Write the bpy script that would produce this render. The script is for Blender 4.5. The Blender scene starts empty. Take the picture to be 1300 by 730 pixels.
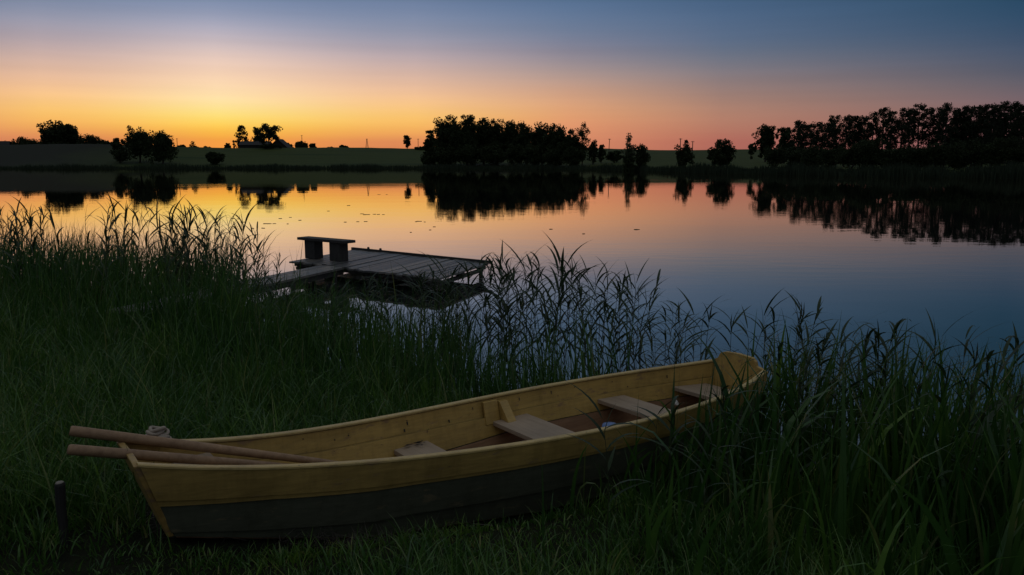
import bpy, math, random
import numpy as np

S = bpy.context.scene
COL = S.collection
R = math.radians

# ---------------------------------------------------------------- camera
CAM_H, FPX, HORIZON = 2.2, 1020.0, 208.0          # eye height above the lake, focal length in px of the 1300 px frame
PITCH = math.atan((365 - HORIZON) / FPX)
cam = bpy.data.objects.new('camera', bpy.data.cameras.new('camera'))
COL.objects.link(cam)
cam.location = (0, 0, CAM_H)
cam.rotation_euler = (math.pi / 2 - PITCH, 0, 0)
cam.data.sensor_width = 36
cam.data.lens = 36 * FPX / 1300
cam.data.clip_start, cam.data.clip_end = 0.05, 6000
S.camera = cam

# ---------------------------------------------------------------- colour management
S.view_settings.view_transform = 'Standard'
S.view_settings.look = 'None'
S.view_settings.gamma = 1
S.view_settings.use_curve_mapping = False
S.view_settings.exposure = 0
S.cycles.max_bounces = 8
S.cycles.transparent_max_bounces = 8
S.cycles.use_denoising = True


def lin(c):
    return tuple(((x / 255) / 12.92 if x / 255 <= .04045 else (((x / 255) + .055) / 1.055) ** 2.4) for x in c) + (1,)


# ---------------------------------------------------------------- dusk sky (light of the whole scene)
W = bpy.data.worlds.new('World')
S.world = W
W.use_nodes = True
wt = W.node_tree
wt.nodes.clear()
wo = wt.nodes.new('ShaderNodeOutputWorld')
wb = wt.nodes.new('ShaderNodeBackground')
wt.links.new(wb.outputs[0], wo.inputs[0])
tc = wt.nodes.new('ShaderNodeTexCoord')
sx = wt.nodes.new('ShaderNodeSeparateXYZ')
wt.links.new(tc.outputs['Generated'], sx.inputs[0])


def wmath(op, a, b=None):
    n = wt.nodes.new('ShaderNodeMath')
    n.operation = op
    for i, v in enumerate((a, b)):
        if v is None:
            continue
        if isinstance(v, (int, float)):
            n.inputs[i].default_value = v
        else:
            wt.links.new(v, n.inputs[i])
    return n.outputs[0]


zc = wmath('MAXIMUM', sx.outputs[2], 0.0)
elev = wmath('POWER', zc, 0.5)
GLOW_AZ = math.atan((285 - 650) / FPX)
gx, gy = math.sin(GLOW_AZ), math.cos(GLOW_AZ)
hl = wmath('SQRT', wmath('ADD', wmath('MULTIPLY', sx.outputs[0], sx.outputs[0]),
                         wmath('ADD', wmath('MULTIPLY', sx.outputs[1], sx.outputs[1]), 1e-6)))
dt = wmath('DIVIDE', wmath('ADD', wmath('MULTIPLY', sx.outputs[0], gx), wmath('MULTIPLY', sx.outputs[1], gy)), hl)
azr = wmath('ARCCOSINE', wmath('MINIMUM', wmath('MAXIMUM', dt, -1.0), 1.0))
west = wmath('LESS_THAN', wmath('SUBTRACT', wmath('MULTIPLY', sx.outputs[0], gy), wmath('MULTIPLY', sx.outputs[1], gx)), 0.0)
azd = wmath('MULTIPLY', azr, wmath('ADD', wmath('MULTIPLY', west, .3), 1.0))       # radians away from the afterglow, which fades faster on its left


def ramp(stops):
    """stops: (elevation in degrees, sRGB 0-255)"""
    n = wt.nodes.new('ShaderNodeValToRGB')
    n.color_ramp.interpolation = 'B_SPLINE'
    e = n.color_ramp.elements
    for i, (deg, c) in enumerate(stops):
        pos = math.sqrt(max(0, math.sin(R(deg))))
        el = e[i] if i < 2 else e.new(pos)
        el.position = pos
        el.color = lin(c)
    wt.links.new(elev, n.inputs[0])
    return n.outputs[0]


HIGH = [(24, (98, 110, 126)), (45, (124, 130, 138)), (90, (140, 144, 148))]
# elevation stops at 0, 12, 24, 34 and 51 degrees of bearing from the afterglow
skyA = ramp([(0, (236, 132, 66)), (1.5, (248, 158, 66)), (2.3, (255, 198, 70)), (3.1, (255, 230, 116)), (4.1, (255, 230, 172)), (5.5, (255, 215, 180)), (6.9, (229, 201, 188)),
             (8.2, (192, 183, 194)), (9.5, (144, 154, 180)), (10.8, (116, 134, 166)), (15, (92, 110, 136))] + HIGH)
skyB = ramp([(0, (206, 118, 78)), (1.5, (218, 132, 88)), (2.2, (241, 168, 88)), (3.1, (252, 198, 106)), (3.9, (254, 202, 134)), (4.9, (240, 192, 154)), (6.1, (214, 180, 164)),
             (7.4, (180, 165, 172)), (8.9, (140, 148, 170)), (10.7, (108, 128, 162)), (15, (84, 104, 132))] + HIGH)
skyM = ramp([(0, (202, 120, 92)), (1.5, (213, 136, 101)), (2.6, (226, 150, 108)), (3.6, (228, 165, 116)), (5.0, (205, 160, 135)), (6.3, (166, 148, 145)), (7.7, (131, 130, 148)),
             (9.0, (110, 125, 150)), (10.9, (86, 114, 150)), (15, (70, 94, 122))] + HIGH)
skyN = ramp([(0, (166, 94, 86)), (1.5, (174, 104, 91)), (2.1, (177, 114, 96)), (3.1, (181, 130, 108)), (4.2, (165, 128, 113)), (5.6, (140, 125, 126)), (7.0, (108, 116, 132)),
             (8.2, (91, 108, 134)), (10.7, (68, 98, 132)), (15, (56, 80, 106))] + HIGH)
skyC = ramp([(0, (132, 84, 88)), (1.5, (136, 92, 94)), (3.2, (126, 99, 102)), (4.4, (106, 98, 105)), (5.5, (86, 91, 106)), (7.2, (60, 80, 106)), (9.4, (38, 74, 102)), (15, (36, 62, 84))] + HIGH)
skyD = ramp([(0, (62, 64, 78)), (6, (78, 78, 92)), (14, (88, 92, 106))] + HIGH)


def wmix(fac, a, b):
    n = wt.nodes.new('ShaderNodeMix')
    n.data_type = 'RGBA'
    wt.links.new(fac, n.inputs[0])
    wt.links.new(a, n.inputs[6])
    wt.links.new(b, n.inputs[7])
    return n.outputs[2]


def wstep(lo, hi, kind='LINEAR'):
    n = wt.nodes.new('ShaderNodeMapRange')
    n.interpolation_type = kind
    n.inputs[1].default_value, n.inputs[2].default_value = R(lo), R(hi)
    wt.links.new(azd, n.inputs[0])
    return n.outputs[0]


sky = wmix(wstep(-3, 13, 'SMOOTHSTEP'), skyA, skyB)
for lo_, hi_ in ((13, 23.6), (23.6, 34), (34, 51.4), (52, 105)):
    sky = wmix(wstep(lo_, hi_), sky, {23.6: skyM, 34: skyN, 51.4: skyC, 105: skyD}[hi_])
hz = wt.nodes.new('ShaderNodeTexNoise')                      # faint layers of haze
hz.inputs['Scale'].default_value = 2.2
hz.inputs['Detail'].default_value = 4
hm = wt.nodes.new('ShaderNodeMapping')
hm.inputs['Scale'].default_value = (1, 1, 26)
wt.links.new(tc.outputs['Generated'], hm.inputs[0])
wt.links.new(hm.outputs[0], hz.inputs['Vector'])
hr_ = wt.nodes.new('ShaderNodeMapRange')
hr_.inputs[1].default_value, hr_.inputs[2].default_value, hr_.inputs[3].default_value, hr_.inputs[4].default_value = .3, .7, .965, 1.035
wt.links.new(hz.outputs[0], hr_.inputs[0])
hv = wt.nodes.new('ShaderNodeVectorMath')
hv.operation = 'SCALE'
wt.links.new(sky, hv.inputs[0])
wt.links.new(hr_.outputs[0], hv.inputs['Scale'])
wt.links.new(hv.outputs[0], wb.inputs[0])
wb.inputs[1].default_value = 1.0

# ---------------------------------------------------------------- helpers


def tag(o, label=None, cat=None, group=None, kind=None):
    if label:
        o['label'] = label
    if cat:
        o['category'] = cat
    if group:
        o['group'] = group
    if kind:
        o['kind'] = kind
    return o


def empty(name, loc, rz=0.0):
    o = bpy.data.objects.new(name, None)
    COL.objects.link(o)
    o.location = loc
    o.rotation_euler = (0, 0, rz)
    o.empty_display_size = .2
    return o


def link(name, me, parent=None, loc=(0, 0, 0)):
    o = bpy.data.objects.new(name, me)
    COL.objects.link(o)
    o.location = loc
    if parent:
        o.parent = parent
    return o


def mesh_np(name, V, Q, mat, smooth=False):
    """quads only, numpy arrays"""
    V = np.ascontiguousarray(V, dtype=np.float32)
    Q = np.ascontiguousarray(Q, dtype=np.int32)
    me = bpy.data.meshes.new(name)
    me.vertices.add(len(V))
    me.vertices.foreach_set('co', V.ravel())
    me.loops.add(Q.size)
    me.loops.foreach_set('vertex_index', Q.ravel())
    me.polygons.add(len(Q))
    me.polygons.foreach_set('loop_start', np.arange(0, Q.size, 4, dtype=np.int32))
    me.polygons.foreach_set('use_smooth', np.full(len(Q), smooth))
    me.update(calc_edges=True)
    me.materials.append(mat)
    return me


class MB:
    """collects solids, builds one mesh"""

    def __init__(s):
        s.v, s.f = [], []

    def add(s, vs, fs):
        k = len(s.v)
        s.v += [tuple(map(float, p)) for p in vs]
        s.f += [tuple(i + k for i in f) for f in fs]

    def box(s, c, size, ax=(1, 0, 0), up=(0, 0, 1)):
        a = np.array(ax, float)
        a /= np.linalg.norm(a)
        u = np.array(up, float)
        b = np.cross(u, a)
        b /= np.linalg.norm(b)
        u = np.cross(a, b)
        c = np.array(c, float)
        h = np.array(size) / 2
        vs = [c + a * h[0] * i + b * h[1] * j + u * h[2] * k for i in (-1, 1) for j in (-1, 1) for k in (-1, 1)]
        s.add(vs, [(0, 1, 3, 2), (4, 6, 7, 5), (0, 4, 5, 1), (2, 3, 7, 6), (0, 2, 6, 4), (1, 5, 7, 3)])

    def tube(s, pts, rad, n=8, flat=1.0):
        pts = [np.array(p, float) for p in pts]
        if not hasattr(rad, '__len__'):
            rad = [rad] * len(pts)
        vs, fs = [], []
        for i, p in enumerate(pts):
            d = pts[min(i + 1, len(pts) - 1)] - pts[max(i - 1, 0)]
            d /= np.linalg.norm(d) + 1e-9
            ref = np.array((0, 0, 1.)) if abs(d[2]) < .9 else np.array((1., 0, 0))
            a = np.cross(d, ref)
            a /= np.linalg.norm(a)
            b = np.cross(d, a)
            for k in range(n):
                t = 2 * math.pi * k / n
                vs.append(p + rad[i] * (math.cos(t) * a + flat * math.sin(t) * b))
        for i in range(len(pts) - 1):
            for k in range(n):
                fs.append((i * n + k, i * n + (k + 1) % n, (i + 1) * n + (k + 1) % n, (i + 1) * n + k))
        fs.append(tuple(range(n))[::-1])
        fs.append(tuple((len(pts) - 1) * n + k for k in range(n)))
        s.add(vs, fs)

    def loft(s, rings):
        n = len(rings[0])
        vs = [p for r in rings for p in r]
        fs = []
        for i in range(len(rings) - 1):
            for k in range(n):
                fs.append((i * n + k, i * n + (k + 1) % n, (i + 1) * n + (k + 1) % n, (i + 1) * n + k))
        fs.append(tuple(range(n))[::-1])
        fs.append(tuple((len(rings) - 1) * n + k for k in range(n)))
        s.add(vs, fs)

    def build(s, name, mat, parent=None, loc=(0, 0, 0), bevel=0, smooth=False):
        me = bpy.data.meshes.new(name)
        me.from_pydata(s.v, [], s.f)
        me.update()
        me.materials.append(mat)
        if smooth:
            me.polygons.foreach_set('use_smooth', np.full(len(me.polygons), True))
        o = link(name, me, parent, loc)
        if bevel:
            m = o.modifiers.new('bevel', 'BEVEL')
            m.width = bevel
            m.segments = 2
            m.limit_method = 'ANGLE'
            m.angle_limit = R(50)
        return o


# ---------------------------------------------------------------- materials


def new_mat(name):
    m = bpy.data.materials.new(name)
    m.use_nodes = True
    nt = m.node_tree
    return m, nt, nt.nodes['Principled BSDF']


def noise(nt, scale, detail=4, rough=.55, vec=None, stretch=None, coord='Object'):
    t = nt.nodes.new('ShaderNodeTexCoord')
    n = nt.nodes.new('ShaderNodeTexNoise')
    n.inputs['Scale'].default_value = scale
    n.inputs['Detail'].default_value = detail
    n.inputs['Roughness'].default_value = rough
    mp = nt.nodes.new('ShaderNodeMapping')
    if stretch:
        mp.inputs['Scale'].default_value = stretch
    nt.links.new(t.outputs[coord], mp.inputs[0])
    nt.links.new(mp.outputs[0], n.inputs['Vector'])
    return n.outputs[0]


def cramp(nt, src, stops):
    n = nt.nodes.new('ShaderNodeValToRGB')
    e = n.color_ramp.elements
    for i, (p, c) in enumerate(stops):
        el = e[i] if i < 2 else e.new(p)
        el.position = p
        el.color = tuple(c) + (1,)
    nt.links.new(src, n.inputs[0])
    return n.outputs[0]


def mixc(nt, fac, a, b, mode='MIX'):
    n = nt.nodes.new('ShaderNodeMix')
    n.data_type = 'RGBA'
    n.blend_type = mode
    if isinstance(fac, float):
        n.inputs[0].default_value = fac
    else:
        nt.links.new(fac, n.inputs[0])
    for i, v in ((6, a), (7, b)):
        if isinstance(v, tuple):
            n.inputs[i].default_value = v + (1,) if len(v) == 3 else v
        else:
            nt.links.new(v, n.inputs[i])
    return n.outputs[2]


def bump(nt, bsdf, src, dist, strength=1.0):
    b = nt.nodes.new('ShaderNodeBump')
    b.inputs['Distance'].default_value = dist
    b.inputs['Strength'].default_value = strength
    nt.links.new(src, b.inputs['Height'])
    nt.links.new(b.outputs[0], bsdf.inputs['Normal'])


def leaf_mat(name, cols, trans=.3, rough=.6, spec=.3, patch=0, tone=(.84, 1.04, .74)):
    """foliage: colour varies from one leaf (mesh island) to the next"""
    m, nt, b = new_mat(name)
    g = nt.nodes.new('ShaderNodeNewGeometry')
    c = cramp(nt, g.outputs['Random Per Island'], [(i / (len(cols) - 1), x) for i, x in enumerate(cols)])
    if patch:
        c = mixc(nt, 1.0, c, tone, 'MULTIPLY')
        pn = cramp(nt, noise(nt, patch, 4, .6), [(.32, (.62, .72, .75)), (.5, (1, 1, 1)), (.66, (1.5, 1.25, .95))])
        c = mixc(nt, 1.0, c, pn, 'MULTIPLY')
    nt.links.new(c, b.inputs['Base Color'])
    b.inputs['Roughness'].default_value = rough
    b.inputs['Specular IOR Level'].default_value = spec
    if trans:
        tr = nt.nodes.new('ShaderNodeBsdfTranslucent')
        nt.links.new(c, tr.inputs[0])
        mx = nt.nodes.new('ShaderNodeMixShader')
        mx.inputs[0].default_value = trans
        nt.links.new(b.outputs[0], mx.inputs[1])
        nt.links.new(tr.outputs[0], mx.inputs[2])
        nt.links.new(mx.outputs[0], nt.nodes['Material Output'].inputs[0])
    return m


def paint_mat(name, base, worn, wear=.62, rough=.5, grain=(3, 40, 40)):
    m, nt, b = new_mat(name)
    n1 = noise(nt, 1.0, 6, .6, stretch=grain)
    n2 = noise(nt, 2.3, 5, .6)
    dull = cramp(nt, n2, [(.28, tuple(x * .68 for x in base)), (.5, tuple(x * .9 for x in base)), (.72, tuple(x * 1.06 for x in base))])
    mask = cramp(nt, noise(nt, 5.0, 8, .7, stretch=(1, 3, 3)), [(wear - .04, (0, 0, 0)), (wear + .04, (1, 1, 1))])
    grainc = cramp(nt, n1, [(.35, (.8, .8, .8)), (.65, (1, 1, 1))])
    c = mixc(nt, 1.0, dull, grainc, 'MULTIPLY')
    drip = cramp(nt, noise(nt, 1.0, 5, .65, stretch=(16, 16, 1.6)), [(.36, (.58, .56, .52)), (.52, (1, 1, 1))])
    c = mixc(nt, .32, c, drip, 'MULTIPLY')
    c = mixc(nt, mask, c, tuple(worn))
    chip = cramp(nt, noise(nt, 26, 6, .7, stretch=(.6, 1, 1)), [(.66, (0, 0, 0)), (.70, (1, 1, 1))])
    c = mixc(nt, chip, c, tuple(x * .55 for x in worn))
    nt.links.new(c, b.inputs['Base Color'])
    b.inputs['Roughness'].default_value = rough
    bump(nt, b, n1, .002)
    return m


def wood_mat(name, a, c2, grain=(2, 30, 30), rough=.8, scale=1.0, boards=False):
    m, nt, b = new_mat(name)
    n1 = noise(nt, scale, 8, .65, stretch=grain)
    n2 = noise(nt, 3.0, 4)
    c = cramp(nt, n1, [(.3, a), (.7, c2)])
    c = mixc(nt, .5, c, cramp(nt, n2, [(.3, (.45, .45, .45)), (.7, (1, 1, 1))]), 'MULTIPLY')
    if boards:
        g = nt.nodes.new('ShaderNodeNewGeometry')
        c = mixc(nt, 1.0, c, cramp(nt, g.outputs['Random Per Island'], [(0, (.5, .52, .55)), (.5, (.95, .95, .95)), (1, (1.4, 1.32, 1.2))]), 'MULTIPLY')
    nt.links.new(c, b.inputs['Base Color'])
    b.inputs['Roughness'].default_value = rough
    bump(nt, b, n1, .003)
    return m


M = {}
M['yellow'] = paint_mat('yellow_paint', (.53, .345, .095), (.30, .195, .09), .64)
M['yellow_in'] = paint_mat('yellow_paint_inside', (.60, .38, .098), (.32, .19, .08), .62)
M['stem'] = paint_mat('stem_paint', (.46, .29, .08), (.24, .15, .07), .58)
M['gunwale'] = paint_mat('gunwale_paint', (.66, .47, .17), (.40, .27, .11), .60)
M['hullgreen'] = paint_mat('dark_bottom_paint', (.115, .118, .072), (.17, .14, .075), .62, .6)
M['boatwood'] = wood_mat('bare_boat_wood', (.22, .11, .05), (.36, .20, .10), rough=.7)
M['thwart'] = wood_mat('thwart_wood', (.34, .25, .165), (.45, .335, .23), grain=(30, 2, 30), rough=.7)
M['oar'] = wood_mat('oar_wood', (.26, .145, .07), (.44, .27, .14), grain=(26, 26, 26), rough=.6)
M['dock'] = wood_mat('weathered_dock_wood', (.085, .08, .075), (.19, .18, .17), grain=(14, 14, 14), rough=.5, boards=True)
M['dockdark'] = wood_mat('wet_dock_wood', (.02, .018, .015), (.05, .045, .04), rough=.8)
M['bark'] = wood_mat('bark', (.03, .024, .018), (.07, .055, .04), grain=(1, 1, .2), rough=.9)
M['stake'] = wood_mat('charred_stake_wood', (.008, .007, .006), (.03, .026, .022), grain=(30, 30, 2))
M['staketop'] = wood_mat('cut_wood', (.22, .19, .15), (.34, .3, .25), grain=(10, 10, 10))
M['rope'] = wood_mat('pale_rope', (.34, .27, .2), (.5, .42, .33), grain=(60, 60, 60))
M['wall'] = wood_mat('barn_wall', (.022, .018, .015), (.04, .034, .028), grain=(3, 3, .3), rough=.9)
M['roof'] = wood_mat('barn_roof', (.012, .010, .010), (.025, .022, .02), grain=(1, 1, 1), rough=.8)
M['pole'] = wood_mat('pole_wood', (.06, .05, .04), (.1, .085, .07), grain=(5, 5, .5), rough=.9)
M['litter'] = wood_mat('dry_reed_litter', (.05, .04, .03), (.12, .10, .08), grain=(20, 20, 20), rough=.9)
m_, nt_, b_ = new_mat('blue_plastic')
nt_.links.new(cramp(nt_, noise(nt_, 30), [(.3, (.10, .17, .36)), (.7, (.15, .24, .46))]), b_.inputs['Base Color'])
b_.inputs['Roughness'].default_value = .4
M['blue'] = m_
m_, nt_, b_ = new_mat('white_plastic')
nt_.links.new(cramp(nt_, noise(nt_, 40), [(.3, (.6, .58, .54)), (.7, (.78, .76, .72))]), b_.inputs['Base Color'])
M['white'] = m_
M['grass'] = leaf_mat('grass_blades', [(.030, .075, .016), (.05, .11, .022), (.085, .16, .03), (.035, .085, .018), (.14, .23, .05), (.05, .11, .022), (.07, .14, .028), (.24, .23, .11)], .35, .4, .5, 1.6, (.93, 1.10, .8))
M['tall'] = leaf_mat('tall_grass_blades', [(.025, .066, .016), (.038, .088, .02), (.07, .135, .03), (.032, .075, .018), (.12, .20, .05), (.04, .09, .02), (.06, .115, .028), (.04, .09, .02), (.05, .1, .024), (.20, .18, .10)], .35, .38, .5, 1.1)
M['reedleaf'] = leaf_mat('reed_leaves', [(.020, .040, .014), (.03, .055, .018), (.026, .048, .018)], .25, .5)
M['reedstem'] = leaf_mat('reed_stems', [(.030, .040, .016), (.05, .055, .025)], 0, .6)
M['farreed'] = leaf_mat('far_reeds', [(.022, .034, .02), (.036, .048, .027)], .15, .7, .1)
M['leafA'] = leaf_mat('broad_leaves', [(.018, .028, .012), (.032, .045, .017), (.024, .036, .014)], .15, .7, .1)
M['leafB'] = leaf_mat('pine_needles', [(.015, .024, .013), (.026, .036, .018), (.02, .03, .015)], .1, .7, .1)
M['leafC'] = leaf_mat('pale_leaves', [(.06, .075, .035), (.085, .10, .05), (.07, .085, .04)], .3, .7)
M['weed'] = leaf_mat('floating_weed', [(.03, .035, .016), (.045, .05, .022)], 0, .9, .05)

# ground: dark soil near, grass fields far
m_, nt_, b_ = new_mat('meadow_ground')
soil = cramp(nt_, noise(nt_, 6, 8, .7), [(.3, (.010, .012, .007)), (.7, (.026, .030, .014))])
mead = cramp(nt_, noise(nt_, .02, 6, .6, stretch=(.4, 3, 1)), [(.35, (.032, .052, .014)), (.5, (.058, .076, .02)), (.68, (.042, .060, .017))])
mead = mixc(nt_, .6, mead, cramp(nt_, noise(nt_, .9, 6, .7), [(.3, (.6, .6, .6)), (.7, (1.1, 1.1, 1.1))]), 'MULTIPLY')
sp = nt_.nodes.new('ShaderNodeSeparateXYZ')                     # far left field: vignette and haze dimming painted into the colour
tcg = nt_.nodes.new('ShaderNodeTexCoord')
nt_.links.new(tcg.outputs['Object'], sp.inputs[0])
mr = nt_.nodes.new('ShaderNodeMapRange')
mr.inputs[1].default_value, mr.inputs[2].default_value = 30, 60
nt_.links.new(sp.outputs[1], mr.inputs[0])
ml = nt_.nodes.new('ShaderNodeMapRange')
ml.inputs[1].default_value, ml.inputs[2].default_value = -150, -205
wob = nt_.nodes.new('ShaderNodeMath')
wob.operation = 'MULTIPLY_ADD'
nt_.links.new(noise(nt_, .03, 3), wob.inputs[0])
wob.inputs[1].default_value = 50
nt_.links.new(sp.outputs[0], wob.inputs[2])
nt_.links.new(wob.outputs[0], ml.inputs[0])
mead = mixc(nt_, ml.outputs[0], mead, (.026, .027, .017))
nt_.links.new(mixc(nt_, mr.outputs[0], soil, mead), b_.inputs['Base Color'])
b_.inputs['Roughness'].default_value = .95
b_.inputs['Specular IOR Level'].default_value = .1
bump(nt_, b_, noise(nt_, 14, 6, .7), .03)
M['ground'] = m_

# water: dark body under a mirror that grows towards grazing view
m_ = bpy.data.materials.new('lake_water')
m_.use_nodes = True
nt_ = m_.node_tree
nt_.nodes.clear()
out = nt_.nodes.new('ShaderNodeOutputMaterial')
gl = nt_.nodes.new('ShaderNodeBsdfGlossy')
gl.inputs['Roughness'].default_value = .012
gl.inputs['Color'].default_value = (.98, .915, .83, 1)
df = nt_.nodes.new('ShaderNodeBsdfDiffuse')
df.inputs['Color'].default_value = (.012, .016, .018, 1)
fr = nt_.nodes.new('ShaderNodeFresnel')
fr.inputs[0].default_value = 1.33
pw = nt_.nodes.new('ShaderNodeMath')
pw.operation = 'POWER'
pw.inputs[1].default_value = .42
nt_.links.new(fr.outputs[0], pw.inputs[0])
mx = nt_.nodes.new('ShaderNodeMixShader')
nt_.links.new(pw.outputs[0], mx.inputs[0])
nt_.links.new(df.outputs[0], mx.inputs[1])
nt_.links.new(gl.outputs[0], mx.inputs[2])
nt_.links.new(mx.outputs[0], out.inputs[0])
rip = noise(nt_, 1.6, 3, .5, stretch=(.6, 1.4, 1))
rip2 = noise(nt_, .25, 2, .5, stretch=(.5, 1.6, 1))
patch = cramp(nt_, noise(nt_, .035, 5, .6, stretch=(.25, 1.2, 1)), [(.44, (.2, .2, .2)), (.6, (1.5, 1.5, 1.5))])
mm = nt_.nodes.new('ShaderNodeMath')
mm.operation = 'MULTIPLY'
nt_.links.new(rip, mm.inputs[0])
nt_.links.new(patch, mm.inputs[1])
ad = nt_.nodes.new('ShaderNodeMath')
ad.operation = 'MULTIPLY_ADD'
nt_.links.new(rip2, ad.inputs[0])
ad.inputs[1].default_value = 1.6
nt_.links.new(mm.outputs[0], ad.inputs[2])
bp = nt_.nodes.new('ShaderNodeBump')
bp.inputs['Distance'].default_value = .0017
bp.inputs['Strength'].default_value = 1
nt_.links.new(ad.outputs[0], bp.inputs['Height'])
nt_.links.new(bp.outputs[0], gl.inputs['Normal'])
M['water'] = m_

# where the boat lies (the ground is pressed down under it)
BX, BY, BTH, BL = -1.8593, 3.707, 0.6123, 4.4988
KEEL_S, KEEL_Z = [0, .1, .25, .5, .75, 1], [.40, .30, .165, .08, .06, .075]

# ---------------------------------------------------------------- terrain
NEAR = np.array([(-60, 26), (-20, 17), (-11, 14.4), (-6.2, 11.6), (-3.6, 9.8), (-1.6, 8.1), (0.2, 7.0), (1.6, 6.0), (3.2, 4.85), (6, 3.5), (12, 2.1), (60, -6)], float)
FAR_AZ = np.radians([-80, -50, -32.5, -20, -5, 3, 6, 8.5, 12, 14.5, 18.5, 22.5, 28.5, 32.5, 45, 80])
FAR_R = np.array([330, 400, 430, 400, 370, 350, 318, 275, 215, 196, 176, 158, 148, 143, 130, 110], float)
RIDGE_R, RIDGE_Z = 530.0, 12.0


def shore_d(x, y):
    """signed distance to the near shoreline, + on land"""
    x, y = np.asarray(x, float), np.asarray(y, float)
    best = np.full(x.shape, 1e9)
    for a, b in zip(NEAR[:-1], NEAR[1:]):
        d = b - a
        t = np.clip(((x - a[0]) * d[0] + (y - a[1]) * d[1]) / (d @ d), 0, 1)
        best = np.minimum(best, np.hypot(x - a[0] - t * d[0], y - a[1] - t * d[1]))
    return np.where(y < np.interp(x, NEAR[:, 0], NEAR[:, 1]), best, -best)


def lump(x, y):
    return np.sin(x * 1.7 + 1) * np.sin(y * 2.1) * .5 + np.sin(x * 4.3 + y * 2.7) * .3 + np.sin(y * 5.1 - x * 3.3) * .2


def ground_z(x, y):
    x, y = np.asarray(x, float), np.asarray(y, float)
    d = shore_d(x, y)
    # hollow pressed by the boat
    cb, sb_ = math.cos(BTH), math.sin(BTH)
    bx = (x - BX) * cb + (y - BY) * sb_
    by = -(x - BX) * sb_ + (y - BY) * cb
    bed = np.interp(bx / BL, KEEL_S, KEEL_Z) - .02
    hw = np.interp(bx / BL, [0, .15, .5, .85, 1], [.15, .28, .42, .36, .28])
    wgt = np.clip(1 - (np.abs(by) - hw) / .38, 0, 1) * np.clip((bx + .1) / .4, 0, 1) * np.clip((BL + .3 - bx) / .3, 0, 1)
    wgt = wgt * wgt * (3 - 2 * wgt)
    near = np.where(d > 0, np.where(d < 3.6, 0.098 * d, .353 + .10 * (1 - np.exp(-(d - 3.6) / 3))) + .025 * lump(x, y) * np.clip(d, 0, 1), np.maximum(.14 * d, -2.5))
    near = np.where((wgt > 0) & (near > bed), near + (bed - near) * wgt, near)
    r = np.hypot(x, y)
    az = np.arctan2(x, y)
    rs = np.interp(az, FAR_AZ, FAR_R)
    t = np.clip((r - rs) / (RIDGE_R + 30 * np.sin(az * 5) - rs), 0, None)
    und = .5 * np.sin(x * .021 + 1) + .35 * np.sin(x * .047) + .25 * np.sin(x * .011 + y * .02)
    up = np.where(t < 1, .5 + (RIDGE_Z - .5) * (t ** 1.15), RIDGE_Z - (t - 1) * 6) + 1.5 * und * np.clip(t, 0, 1)
    bank = np.clip((r - rs) / 3.0, -1, 1)
    far = np.where(r > rs - 3, np.where(bank < 0, bank * 2.5, bank * .5 + (up - .5) * (bank > 0)), -2.5)
    return np.where(r > 70, np.where(np.abs(az) > 1.45, np.maximum(far, near), far), near)


def grid_mesh(xs, ys, zf, name, mat):
    X, Y = np.meshgrid(xs, ys)
    V = np.stack([X, Y, zf(X, Y)], -1).reshape(-1, 3)
    nx, ny = len(xs), len(ys)
    i = (np.arange(ny - 1)[:, None] * nx + np.arange(nx - 1)[None]).ravel()
    Q = np.stack([i, i + 1, i + 1 + nx, i + nx], 1)
    return mesh_np(name, V, Q, mat, True)


def polar_ground():
    azs = np.radians(np.r_[np.linspace(-180, -40, 40, endpoint=False), np.linspace(-40, 40, 330), np.linspace(40, 180, 41)[1:]])
    rs = np.r_[.02, .8, 1.6, np.geomspace(2.2, 30, 130), np.geomspace(32, 120, 20), np.arange(123, 640, 3.0), np.geomspace(660, 3000, 14)]
    A, Rr = np.meshgrid(azs, rs)
    X, Y = Rr * np.sin(A), Rr * np.cos(A)
    V = np.stack([X, Y, ground_z(X, Y)], -1).reshape(-1, 3)
    nx, ny = len(azs), len(rs)
    i = (np.arange(ny - 1)[:, None] * nx + np.arange(nx - 1)[None]).ravel()
    Q = np.stack([i, i + nx, i + 1 + nx, i + 1], 1)
    return mesh_np('ground', V, Q, M['ground'], True)


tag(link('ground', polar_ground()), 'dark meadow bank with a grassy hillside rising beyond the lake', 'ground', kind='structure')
wmb = MB()
wmb.add([(-900, -60, 0), (900, -60, 0), (900, 470, 0), (-900, 470, 0)], [(0, 1, 2, 3)])
tag(wmb.build('water', M['water']), 'calm lake mirroring the orange and blue dusk sky', 'water', kind='structure')


def at(u, r):
    """world x, y on the bearing of frame column u at forward distance r"""
    return (u - 650) / FPX * r * math.cos(PITCH), r


def top_z(v, r):
    """height that stands level with frame row v at distance r"""
    return CAM_H + r * math.tan(math.atan((365 - v) / FPX) - PITCH)


# ---------------------------------------------------------------- trees
def leaf_quads(rng, centres, radii, n_per, size, flat=1.0, droop=0.0):
    n = len(centres)
    cnt = n * n_per
    c = np.repeat(centres, n_per, 0)
    rr = np.repeat(radii, n_per)
    d = rng.normal(size=(cnt, 3))
    d /= np.linalg.norm(d, axis=1)[:, None]
    d *= (rng.random(cnt) ** .45)[:, None] * rr[:, None]
    d[:, 2] *= flat
    p = c + d
    a = rng.normal(size=(cnt, 3))
    a /= np.linalg.norm(a, axis=1)[:, None]
    b = np.cross(a, rng.normal(size=(cnt, 3)))
    b /= np.linalg.norm(b, axis=1)[:, None]
    s = size * (.6 + .8 * rng.random(cnt))[:, None]
    a, b = a * s * .62, b * s * .42
    V = np.stack([p - a, p - b * .9, p + a, p + b], 1).reshape(-1, 3)
    return V


def crown_mesh(V, mat):
    return mesh_np('crown', V, np.arange(len(V)).reshape(-1, 4), mat)


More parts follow.
